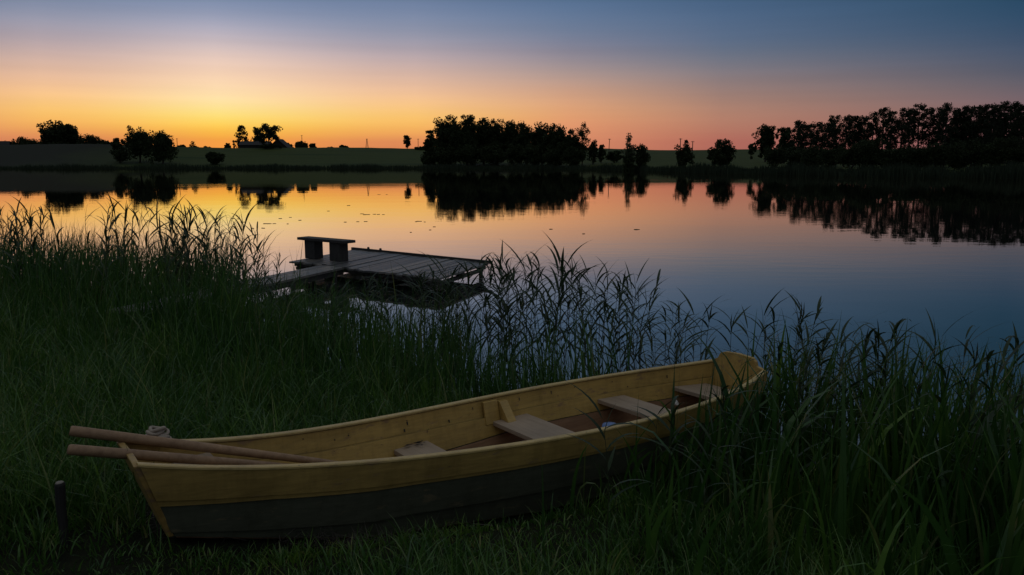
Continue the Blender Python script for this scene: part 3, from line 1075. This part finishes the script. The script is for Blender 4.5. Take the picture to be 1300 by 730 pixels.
# rotten patch at the far end of the small thwart
marks = []
for i in range(16):
    c_ = hull_pt(.385 + rngc.uniform(-.02, .022), 1, .405, -.05) + (0, -abs(rngc.gauss(0, .035)), 0)
    z_ = max(v.co.z for v in small_thwart.data.vertices) + .0012
    w_, h_ = rngc.uniform(.008, .024), rngc.uniform(.004, .010)
    marks.append([(c_[0] + w_ * math.cos(q) * rngc.uniform(.7, 1.2), c_[1] + h_ * math.sin(q) * rngc.uniform(.7, 1.2), z_) for q in np.linspace(0, 6.283, 9, endpoint=False)])
add_marks(small_thwart, marks, M['dockdark'])


def b2w(p):
    c, s = math.cos(BTH), math.sin(BTH)
    return np.array((BX + p[0] * c - p[1] * s, BY + p[0] * s + p[1] * c, p[2]))


# oars, resting on the bow transom with the handles out over the bow
def oar(p_rest, p_in, out_len, in_len, r0, label):
    p_rest, p_in = np.array(p_rest), np.array(p_in)
    d = (p_in - p_rest) / np.linalg.norm(p_in - p_rest)
    a = p_rest - d * out_len
    ang = math.atan2(d[1], d[0])
    root = empty('oar', a)
    tag(root, label, 'oar', 'oars of the rowboat')
    sh = MB()
    L = out_len + in_len
    ts = [0, .01, .05, .3 * L, .62 * L, .72 * L]
    rs = [r0 * .86, r0, r0 * 1.02, r0 * .98, r0 * .72, r0 * .5]
    sh.tube([d * t for t in ts], rs, 14)
    sh.build('shaft', M['oar'], root, smooth=True)
    n = np.cross(d, (0, 0, 1))
    n /= np.linalg.norm(n)
    up = np.cross(n, d)
    bl = MB()
    rings = []
    for t, w in ((.70, .022), (.78, .045), (.88, .055), (1.0, .06)):
        c = d * t * L
        rings.append([c - n * w - up * .006, c + n * w - up * .006, c + n * w + up * .006, c - n * w + up * .006])
    bl.loft(rings)
    bl.build('blade', M['oar'], root, bevel=.003)
    return root


oar((-1.965, 3.865, .848), (-1.05, 4.28, .556), .225, 1.75, .0255, 'upper of two round wooden oars sticking out over the bow')
oar((-1.855, 3.67, .832), (-1.31, 4.09, .612), .24, 1.55, .0245, 'lower of two round wooden oars, nearer the camera over the bow')

# rope coil on the bow deck
rope = MB()
pts = []
for i in range(120):
    t = i / 119
    a = t * 6.283 * 5
    rr = .058 - .02 * t + .008 * math.sin(a * 1.7)
    pts.append((rr * math.cos(a), rr * math.sin(a) * .8, .012 + .075 * t + .006 * math.sin(a * 2.3)))
rope.tube(pts, .0095, 7)
pc = b2w((.19, .25, 0))
rz = float(gun_z(.03)) - .028
o = rope.build('rope_coil', M['rope'], None, (pc[0], pc[1], rz), smooth=True)
tag(o, 'pale coil of rope lying on the bow behind the oars', 'rope')

# blue tub and white lid lying inside
tub = MB()
prof = [(.0, .0), (.045, 0), (.05, .01), (.055, .085), (.06, .09), (.06, .1), (.05, .112), (.0, .114)]
ns = 20
vs = [(max(a, .0005) * math.cos(6.283 * k / ns), max(a, .0005) * math.sin(6.283 * k / ns), z) for a, z in prof for k in range(ns)]
fs = [(i * ns + k, i * ns + (k + 1) % ns, (i + 1) * ns + (k + 1) % ns, (i + 1) * ns + k) for i in range(len(prof) - 1) for k in range(ns)]
tub.add(vs, fs)
sp_ = hull_pt(.64, -1, .5)
pw_ = b2w((.66 * BL, -.17, 0))
tub.v = [(a, b, c * 3.1) for a, b, c in tub.v]
o = tub.build('plastic_canister', M['blue'], None, (pw_[0], pw_[1], .098), smooth=True)
tag(o, 'blue plastic canister standing in the boat beside the middle thwart', 'canister')
lid = MB()
lid.tube([(0, 0, 0), (0, 0, .014)], .024, 16)
pw_ = b2w((.892 * BL, .215, 0))
o = lid.build('jar_lid', M['white'], None, (pw_[0], pw_[1], .315))
o.rotation_euler = (.9, .3, BTH)
tag(o, 'small white lid leaning on the far side of the boat under the stern seat', 'lid')

# ---------------------------------------------------------------- stake in the grass
sx0, sy0 = -2.17, 3.66
sz0 = float(ground_z(sx0, sy0))
stk = empty('stake', (sx0, sy0, sz0))
tag(stk, 'short charred wooden stake driven in the grass left of the bow', 'stake')
sb = MB()
sb.tube([(0, 0, -.15), (.004, 0, .1), (0, 0, .2), (.004, .002, .31), (.003, .002, .32)], [.022, .021, .023, .024, .020], 9)
sb.build('post', M['stake'], stk, bevel=0)
sb = MB()
sb.tube([(.003, .002, .32), (.003, .002, .325)], [.020, .016], 9)
sb.build('cut_top', M['staketop'], stk)

# ---------------------------------------------------------------- dock
DZ = .28
dL, dF, dR, dN = np.array((-4.43, 16.01)), np.array((-3.62, 18.2)), np.array((-.46, 15.65)), np.array((-1.34, 13.53))
dN = dL + (dR - dF)
ex = (dN - dL) / np.linalg.norm(dN - dL)
ey = (dF - dL) / np.linalg.norm(dF - dL)
LX, LY = np.linalg.norm(dN - dL), np.linalg.norm(dF - dL)


def dp(a, b, z):
    q = dL + ex * a + ey * b
    return np.array((q[0], q[1], z))


dock = empty('dock', dp(LX / 2, LY / 2, 0))
org = np.array(dock.location)
tag(dock, 'weathered grey plank dock on posts reaching out into the lake', 'dock')
pl = MB()
rd = random.Random(7)
a = 0.0
EX3, EY3 = np.array((ex[0], ex[1], 0)), np.array((ey[0], ey[1], 0))
while a < LX - .05:
    w = rd.uniform(.12, .16)
    w = min(w, LX - a)
    e0, e1 = rd.uniform(-.09, .05), rd.uniform(-.02, .02)
    pl.box((dp(a + w / 2, LY / 2 + (e0 + e1) / 2, DZ - .016 + rd.uniform(-.010, .008)) - org), (LY - .03 + e1 - e0, w - rd.uniform(.006, .022), .032), EY3 + EX3 * rd.gauss(0, .004), (rd.gauss(0, .012), rd.gauss(0, .012), 1))
    a += w
pl.build('deck', M['dock'], dock)
fr_ = MB()
for b in (.12, LY / 2, LY - .14):
    fr_.box(dp(LX / 2, b, DZ - .032 - .042) - org, (LX - .06, .07, .08), EX3)
for a in (.15, LX * .55, LX - .15):
    fr_.box(dp(a, LY / 2, DZ - .032 - .082 - .032) - org, (LY - .1, .08, .06), EY3)
fr_.build('frame', M['dockdark'], dock)
ed = MB()
ed.box(dp(LX / 2 + .02, LY + .012, DZ + .012) - org, (LX + .12, .05, .06), EX3)
ed.build('edge_board', M['dockdark'], dock)
for a in (.42, .82):
    cl = MB()
    c_ = dp(a + .1, LY + .012, DZ + .042) - org
    cl.tube([c_, c_ + (0, 0, .04)], [.03, .024], 8)
    cl.build('cleat', M['dockdark'], dock)
for a in (.15, LX * .55, LX - .12):
    for b in (.14, LY - .16):
        q = MB()
        c_ = dp(a, b, 0) - org
        q.tube([c_ + (0, 0, -1.6), c_ + (0, 0, DZ - .035)], .04, 8)
        q.build('post', M['dockdark'], dock)

# walkway from the bank
wk = empty('walkway', (-4.4, 12.7, 0))
tag(wk, 'narrow plank walkway leading from the bank through the reeds to the dock', 'walkway')
worg = np.array(wk.location)
we = dL + ex * 1.30 + ey * .0
ws = we - ey * 5.0
wdir = ey
wn = np.array((wdir[1], -wdir[0]))
W3, N3 = np.array((wdir[0], wdir[1], 0)), np.array((wn[0], wn[1], 0))
bd = MB()
for j in range(3):
    off = (j - 1) * .205
    for i in range(2):
        c_ = np.array((*((ws + we) / 2 + wdir * (1.255 * (1 if i else -1)) + wn * off), DZ - .022 - .012 * (1 - i)))
        bd.box(c_ - worg, (2.5, .195, .04), W3 + N3 * rd.gauss(0, .006), (rd.gauss(0, .01), rd.gauss(0, .01), 1))
bd.build('boards', M['dock'], wk)
be = MB()
for off in (-.24, .24):
    c_ = np.array((*((ws + we) / 2 + wn * off), DZ - .1))
    be.box(c_ - worg, (4.9, .05, .09), W3)
be.build('beam', M['dockdark'], wk)
for t in (.3, 1.8, 3.4, 4.7):
    for off in (-.24, .24):
        q = MB()
        c_ = np.array((*(ws + wdir * t + wn * off), 0))
        q.tube([c_ - worg + (0, 0, -1.0), c_ - worg + (0, 0, DZ - .14)], .04, 8)
        q.build('post', M['dockdark'], wk)

# bench on the dock
bc = np.array((-3.756, 16.16))
bnx = np.array((.80, -.60))
bny = np.array((.60, .80))
bench = empty('bench', (bc[0], bc[1], DZ))
tag(bench, 'simple dark bench of one board on two blocks at the near end of the dock', 'bench')
X3, Y3 = np.array((*bnx, 0)), np.array((*bny, 0))
q = MB()
q.box((0, 0, .405), (1.43, .30, .055), X3)
q.build('seat', M['dockdark'], bench, bevel=.006)
for s in (-1, 1):
    q = MB()
    q.box(X3 * (s * .38), (.31, .22, .755), X3)
    q.v = [(v[0], v[1], max(v[2], .006)) for v in q.v]
    q.build('leg', M['dockdark'], bench, bevel=.006)

# ---------------------------------------------------------------- floating weed
rw = np.random.default_rng(21)
weeds = [(441, 261, 8), (458, 271.5, 7), (463, 272.5, 12), (474, 272, 6), (479, 272.2, 5), (485, 272.4, 5), (353, 277.5, 8), (378, 279.6, 7), (366, 276, 5), (306, 282, 6), (335, 284, 14), (345, 284, 6), (362, 284.3, 5),
         (317, 290, 6), (330, 289.7, 7), (436, 282, 7), (452, 281.5, 5), (462, 281.3, 6), (292, 277.5, 6), (527, 281.5, 5), (538, 281.8, 4), (415, 268, 6), (490, 247, 5), (550, 288, 5), (545, 292, 4), (700, 291, 9), (742, 297, 6),
         (531, 281, 9), (810, 291.5, 14), (480, 247, 5), (520, 295, 4), (905, 244, 9), (300, 278, 5), (1010, 262, 6)]
for i, (u, v, wpx) in enumerate(weeds):
    r = CAM_H / math.tan(math.atan((v - 365) / FPX) + PITCH)
    x, y = at(u, r)
    wr = wpx / FPX * r / 2 * .62
    mb = MB()
    nn = 16
    ph = rw.random(4) * 6.28
    ring = []
    for q_ in np.linspace(0, 6.283, nn, endpoint=False):
        rr = wr * (1 + .3 * math.sin(2 * q_ + ph[0]) + .22 * math.sin(3 * q_ + ph[1]) + .12 * math.sin(5 * q_ + ph[2]))
        ring.append((rr * math.cos(q_), rr * math.sin(q_) * .8))
    mb.add([(a, b, -.004) for a, b in ring] + [(a * .9, b * .9, .008 + .006 * rw.random()) for a, b in ring], [tuple(range(nn, 2 * nn))] + [(k, (k + 1) % nn, nn + (k + 1) % nn, nn + k) for k in range(nn)])
    o = mb.build('weed_patch', M['weed'], None, (x, y, 0))
    tag(o, 'small dark patch of weed floating on the open water', 'water weed', 'weed patches floating on the lake')

# ---------------------------------------------------------------- grass and reeds
def boat_clear(x, y, m=.03):
    """True where a plant would poke through the boat"""
    c, s = math.cos(BTH), math.sin(BTH)
    bx = (x - BX) * c + (y - BY) * s
    by = -(x - BX) * s + (y - BY) * c
    ss = np.clip(bx / BL, 0, 1)
    hw = half_w(ss) * np.interp(ss, [0, .2, 1], [.75, .9, .95])
    return (bx > .1) & (bx < BL + .05) & (np.abs(by) < hw + m)


def boat_side(x, y):
    """across-boat offset: negative in front of the boat, positive behind; and along-boat"""
    c, s = math.cos(BTH), math.sin(BTH)
    return -(x - BX) * s + (y - BY) * c, (x - BX) * c + (y - BY) * s


def near_litter(x, y):
    return (np.hypot((x + 1.72) / 1.0, (y - 4.0) / .6) < .27) | (np.hypot((x + .95) / 1.8, (y - 4.05) / .6) < .27)


def short_grass():
    rng = np.random.default_rng(31)
    nt_ = 7500
    cy = np.exp(rng.uniform(math.log(2.5), math.log(13), nt_))
    cx = rng.uniform(-1, 1, nt_) * (.70 * cy + .5)
    nb = 12
    x = np.repeat(cx, nb) + rng.normal(0, .05, nt_ * nb) * np.repeat(.5 + rng.random(nt_), nb)
    y = np.repeat(cy, nb) + rng.normal(0, .05, nt_ * nb)
    rad = np.arctan2(y - np.repeat(cy, nb), x - np.repeat(cx, nb))
    tall_ = np.repeat(np.exp(rng.normal(0, .38, nt_)), nb)
    d = shore_d(x, y)
    n = len(x)
    keep = (d > .15) & ~boat_clear(x, y, .0) & (~near_litter(x, y) | (rng.random(n) < .12)) & (np.hypot(x - sx0, y - sy0) > .03)
    x, y, d, rad, tall_ = x[keep], y[keep], d[keep], rad[keep], tall_[keep]
    n = len(x)
    patch = .5 + .5 * np.sin(x * 2.1 + 2 * np.sin(y * 1.3)) * np.sin(y * 1.9 + x)
    h = (.11 + .15 * patch) * (.5 + .8 * rng.random(n)) * np.clip(tall_, .5, 1.9)
    by, bx = boat_side(x, y)
    h *= np.where(by < 0, .9, 1.55)
    h *= np.where(boat_clear(x, y, .12), .6, 1)
    h *= np.where((by < -.2) & (by > -1.15) & (bx < 2.3), np.interp(bx, [.2, 2.3], [.5, .7]), 1)
    h *= np.where((np.hypot(x - sx0, y - sy0 + .25) < .5), .4, 1)
    w = np.maximum(.0035 + .0095 * rng.random(n) ** 1.8, 1.0e-3 * y)
    az = rad + rng.normal(0, .7, n)
    V, Q = ribbons(rng, np.stack([x, y, ground_z(x, y) - .01], 1), h, w, rng.random(n) * .5, .3 + rng.random(n) * 1.3, az, 4)
    return mesh_np('grass', V, Q, M['grass'])


tag(link('grass', short_grass()), 'short dark green grass covering the bank around the boat', 'grass', kind='stuff')


def tall_grass():
    rng = np.random.default_rng(32)
    nt_ = 15000
    cy = np.exp(rng.uniform(math.log(2.7), math.log(19), nt_))
    cx = rng.uniform(-1, 1, nt_) * (.70 * cy + .8)
    nb = 7
    n = nt_ * nb
    x = np.repeat(cx, nb) + rng.normal(0, .055, n)
    y = np.repeat(cy, nb) + rng.normal(0, .055, n)
    rad = np.arctan2(y - np.repeat(cy, nb), x - np.repeat(cx, nb))
    tuft = np.repeat(np.exp(rng.normal(-.03, .22, nt_)), nb)
    coin = np.repeat(rng.random(nt_), nb) * .8 + .2 * rng.random(n)
    d = shore_d(x, y)
    by, bx = boat_side(x, y)
    front = (by < 0) & (bx < BL + .4)
    # height by place
    hb = np.interp(d, [-3.2, -1.2, .2, 1.1, 2.2, 5], [1.0, .98, .84, .46, .28, .25])        # bank behind the boat
    hb *= np.interp(x / y, [-.65, -.32, -.2, 0, .3], [1.4, 1.35, 1.05, 1.0, 1.0])
    hf = np.interp(bx, [.6, 1.6, 2.4, 3.2, 4.5], [.22, .45, .68, .95, 1.15]) * np.interp(by, [-2.5, -.7, -.4], [1.05, 1.0, .85])
    h = np.where(front, hf, hb)
    right = (~front) & (bx > BL)
    h = np.where(right, .95, h)
    h *= (.55 + .55 * rng.random(n)) * np.clip(tuft, .6, 1.3)
    h = np.minimum(h, 1.12)
    open_ = (x / y > -.335) & (x / y < -.02) & (~front)
    cap = np.maximum(CAM_H - .140 * y, .2) * (.55 + .5 * rng.random(n))
    h = np.where(open_ & (rng.random(n) < .93), np.minimum(h, cap), h)
    # density by place
    p = np.where(front, np.interp(bx, [.9, 2.0, 3.0, 4.2], [.012, .05, .20, .38]), np.interp(d, [-3.4, -2.2, -.8, .6, 2.5, 3.6, 5], [.12, .42, .7, 1, .42, .14, .04]))
    p = np.where((x / y < -.30) & (d < 0), np.interp(d, [-3.8, -2.5, 0], [.2, .8, 1]), p)
    p = np.where((np.hypot(x - sx0, y - sy0) < .9), 0, p)
    p = np.where((~front) & (x / y > -.05) & (d < 0), p * .22, p)
    p = np.where(right, .16, p)
    p = np.where(right & (d < 0), np.interp(d, [-.7, -.1], [0, .10]), p)
    clump = .55 + .45 * np.sin(x * 5.3 + np.sin(y * 4.1) * 1.5) * np.sin(y * 6.1 + x * 2)
    keep = (coin < p * (.35 + .65 * clump)) & ~boat_clear(x, y, .10) & (np.hypot(x - sx0, y - sy0) > .12)
    # keep the view over the dock and walkway open
    wx = (x - ws[0]) * wn[0] + (y - ws[1]) * wn[1]
    wl = (x - ws[0]) * wdir[0] + (y - ws[1]) * wdir[1]
    keep &= ~((np.abs(wx) < .34) & (wl > 1.4)) & ~((np.abs(wx) < .30) & (wl > 0))
    da = (x - dL[0]) * ex[0] + (y - dL[1]) * ex[1]
    db = (x - dL[0]) * ey[0] + (y - dL[1]) * ey[1]
    keep &= ~((da > -.4) & (da < LX + 2) & (db > -1.1))
    x, y, d, h, rad, fr2 = x[keep], y[keep], d[keep], h[keep], rad[keep], (front | right)[keep]
    n = len(x)
    w = np.maximum((.007 + .016 * rng.random(n) ** 2) * np.where(fr2, 2.2, 1), .9e-3 * y)
    w = np.where((x / y < -.3) & (d < .6), np.maximum(w, 1.25e-3 * y), w)
    az = np.where(rng.random(n) < .35, rng.normal(.1, .8, n), rad + rng.normal(0, .6, n))
    bend = .15 + 1.5 * rng.random(n) ** 2.4
    bend = np.where(rng.random(n) < .09, 2.3, bend)
    # blades rooted by the boat lean away from it
    byk, bxk = boat_side(x, y)
    back = (byk > 0) & (byk < 1.5) & (bxk > 0) & (bxk < BL)
    az = np.where(back, BTH + math.pi / 2 + rng.normal(0, .9, n), az)
    near = (byk < 0) & (np.abs(byk) < .95) & (bxk > 0) & (bxk < BL)
    aw = BTH - math.pi / 2
    az = np.where(near & (rng.random(n) < .8), aw + rng.normal(0, .9, n), az)
    z = np.maximum(ground_z(x, y), -.45)
    V, Q = ribbons(rng, np.stack([x, y, z - .01], 1), h + np.maximum(-z, 0), w, rng.random(n) * .16, bend, az, 6, power=2.0)
    print('tall', n)
    return mesh_np('tall_grass', V, Q, M['tall'])


tag(link('tall_grass', tall_grass()), 'dense tall grass and young reeds along the bank and before the boat', 'tall grass', kind='stuff')


def litter():
    rng = np.random.default_rng(33)
    n = 900
    k = rng.random(n) < .4
    x = np.where(k, -1.72 + rng.normal(0, .13, n), -.95 + rng.normal(0, .26, n))
    y = np.where(k, 4.0 + rng.normal(0, .08, n), 4.02 + rng.normal(0, .09, n))
    z = ground_z(x, y) + .005 + .06 * rng.random(n)
    az = rng.random(n) * 6.283
    V, Q = ribbons(rng, np.stack([x, y, z], 1), .06 + .16 * rng.random(n), .002 + .003 * rng.random(n), 1.2 + .5 * rng.random(n), rng.normal(0, .3, n), az, 2)
    return mesh_np('reed_litter', V, Q, M['litter'])


tag(link('reed_litter', litter()), 'dry dark reed litter lying under the bow of the boat', 'litter', kind='stuff')


# reed prototypes: stem and leaves, 1.5 m tall
def reed_proto(seed):
    rng = np.random.default_rng(900 + seed)
    H = 1.5
    la = rng.random() * 6.283
    ln = .02 + .10 * rng.random()
    zs = np.linspace(0, 1, 7)
    path = np.stack([np.cos(la) * ln * H * zs ** 2, np.sin(la) * ln * H * zs ** 2, H * zs], 1)
    st = MB()
    st.tube(path[:-1], [.0042, .004, .0038, .0034, .003, .0022], 5)
    if seed % 4 == 0:                                            # young tassel
        st.tube([path[-2], (path[-2] + path[-1]) / 2 + (0.01, 0, 0), path[-1]], [.002, .008, .001], 5)
    Vs, Qs, k = [], [], 0
    nl = 9 + int(rng.random() * 4)
    wind = rng.choice([0.0, math.pi]) + rng.normal(0, .3)
    for i in range(nl):
        t = .25 + .68 * i / (nl - 1)
        b = np.array([np.interp(t, zs, path[:, j]) for j in range(3)])
        az = wind + rng.normal(0, .6) + (math.pi if i % 2 and rng.random() < .6 else 0)
        L = (.28 + .24 * rng.random()) * (1 - .25 * abs(t - .6))
        V, Q = ribbons(rng, b[None], np.array([L]), np.array([.019 + .013 * rng.random()]), np.array([.25 + .35 * rng.random()]), np.array([.5 + 1.6 * rng.random()]), np.array([az]), 6,
                       face=np.array([az + math.pi / 2 + rng.normal(0, .5)]), power=1.2, wprof=lambda t: .25 + .75 * math.sin(min(1, t * 3) * math.pi / 2) if t < .35 else max(.04, 1 - ((t - .35) / .65) ** 1.6))
        Vs.append(V)
        Qs.append(Q + k)
        k += len(V)
    # top spear leaf
    V, Q = ribbons(rng, path[-2][None], np.array([.34]), np.array([.014]), np.array([.08]), np.array([.25 + .5 * rng.random()]), np.array([wind]), 5, face=np.array([wind + 1.57]))
    Vs.append(V)
    Qs.append(Q + k)
    sm_ = bpy.data.meshes.new('stem')
    sm_.from_pydata(st.v, [], st.f)
    sm_.update()
    sm_.materials.append(M['reedstem'])
    lm = mesh_np('leaves', np.concatenate(Vs), np.concatenate(Qs), M['reedleaf'])
    return sm_, lm


PROTO = [reed_proto(i) for i in range(16)]
rr_ = np.random.default_rng(77)


def reed(x, y, height, label, group, lean=0.0):
    sm_, lm = PROTO[int(rr_.integers(len(PROTO)))]
    z = max(float(ground_z(x, y)), -.45)
    root = empty('reed', (x, y, z), float(rr_.normal(0, .5)))
    root.rotation_euler = (float(rr_.normal(0, .05)), float(rr_.normal(.02, .07)), float(rr_.choice([0, math.pi]) + rr_.normal(0, .5)))
    s = (height - z) / 1.5
    root.scale = (1.15 * s ** .6, 1.15 * s ** .6, s)
    tag(root, label, 'reed', group)
    link('stem', sm_, root)
    link('leaves', lm, root)


def reeds(n, us, tops, rr, label, group, jit=.12):
    """us/tops: column -> typical row of the tips"""
    k = tries = 0
    while k < n and tries < n * 30:
        tries += 1
        u = rr_.uniform(us[0], us[-1])
        r = rr_.uniform(*rr)
        x, y = at(u, r)
        if boat_clear(np.array(x), np.array(y), .12):
            continue
        wx = (x - ws[0]) * wn[0] + (y - ws[1]) * wn[1]
        if abs(wx) < .36 and r < 15:
            continue
        h = top_z(float(np.interp(u, us, tops)), r) * (1 - abs(rr_.normal(0, jit)))
        if h < .5:
            continue
        reed(x, y, h, label, group)
        k += 1


reeds(50, [-10, 60, 130, 190, 250, 300, 335], [262, 262, 256, 258, 262, 272, 300], (11.5, 14.5), 'tall reed of the dense bed at the left, tip against the bright water', 'reeds of the left bed', .09)
reeds(20, [200, 260, 300, 345], [264, 264, 275, 322], (11.5, 13.5), 'thin reed at the right edge of the left bed, beside the walkway', 'reeds beside the walkway', .12)
reeds(44, [310, 400, 470, 560, 625], [352, 362, 352, 342, 326], (8.8, 11.2), 'reed standing in front of the dock, its tip about level with the deck', 'reeds before the dock', .1)
reeds(80, [590, 640, 680, 760, 820, 872], [330, 322, 318, 334, 352, 392], (7.6, 9.6), 'reed with drooping leaves in the bed between dock and boat', 'reeds between dock and boat', .13)
reeds(22, [860, 900, 940, 985, 1020, 1060], [395, 372, 380, 395, 376, 415], (6.8, 8.0), 'tall reed beyond the boat stern, dark against blue water', 'reeds beyond the stern', .12)
reeds(27, [985, 1030, 1090, 1160, 1220, 1300, 1330], [425, 410, 415, 398, 415, 425, 415], (5.2, 6.4), 'reed of the bank at the right, tip against dark blue water', 'reeds of the right bank', .12)
reeds(17, [760, 880, 1000, 1150, 1320], [520, 500, 470, 450, 440], (3.9, 4.9), 'broad leaved reed in the near bank, in front of the boat and right of it', 'near reeds at lower right', .1)
print('objects', len(bpy.data.objects))
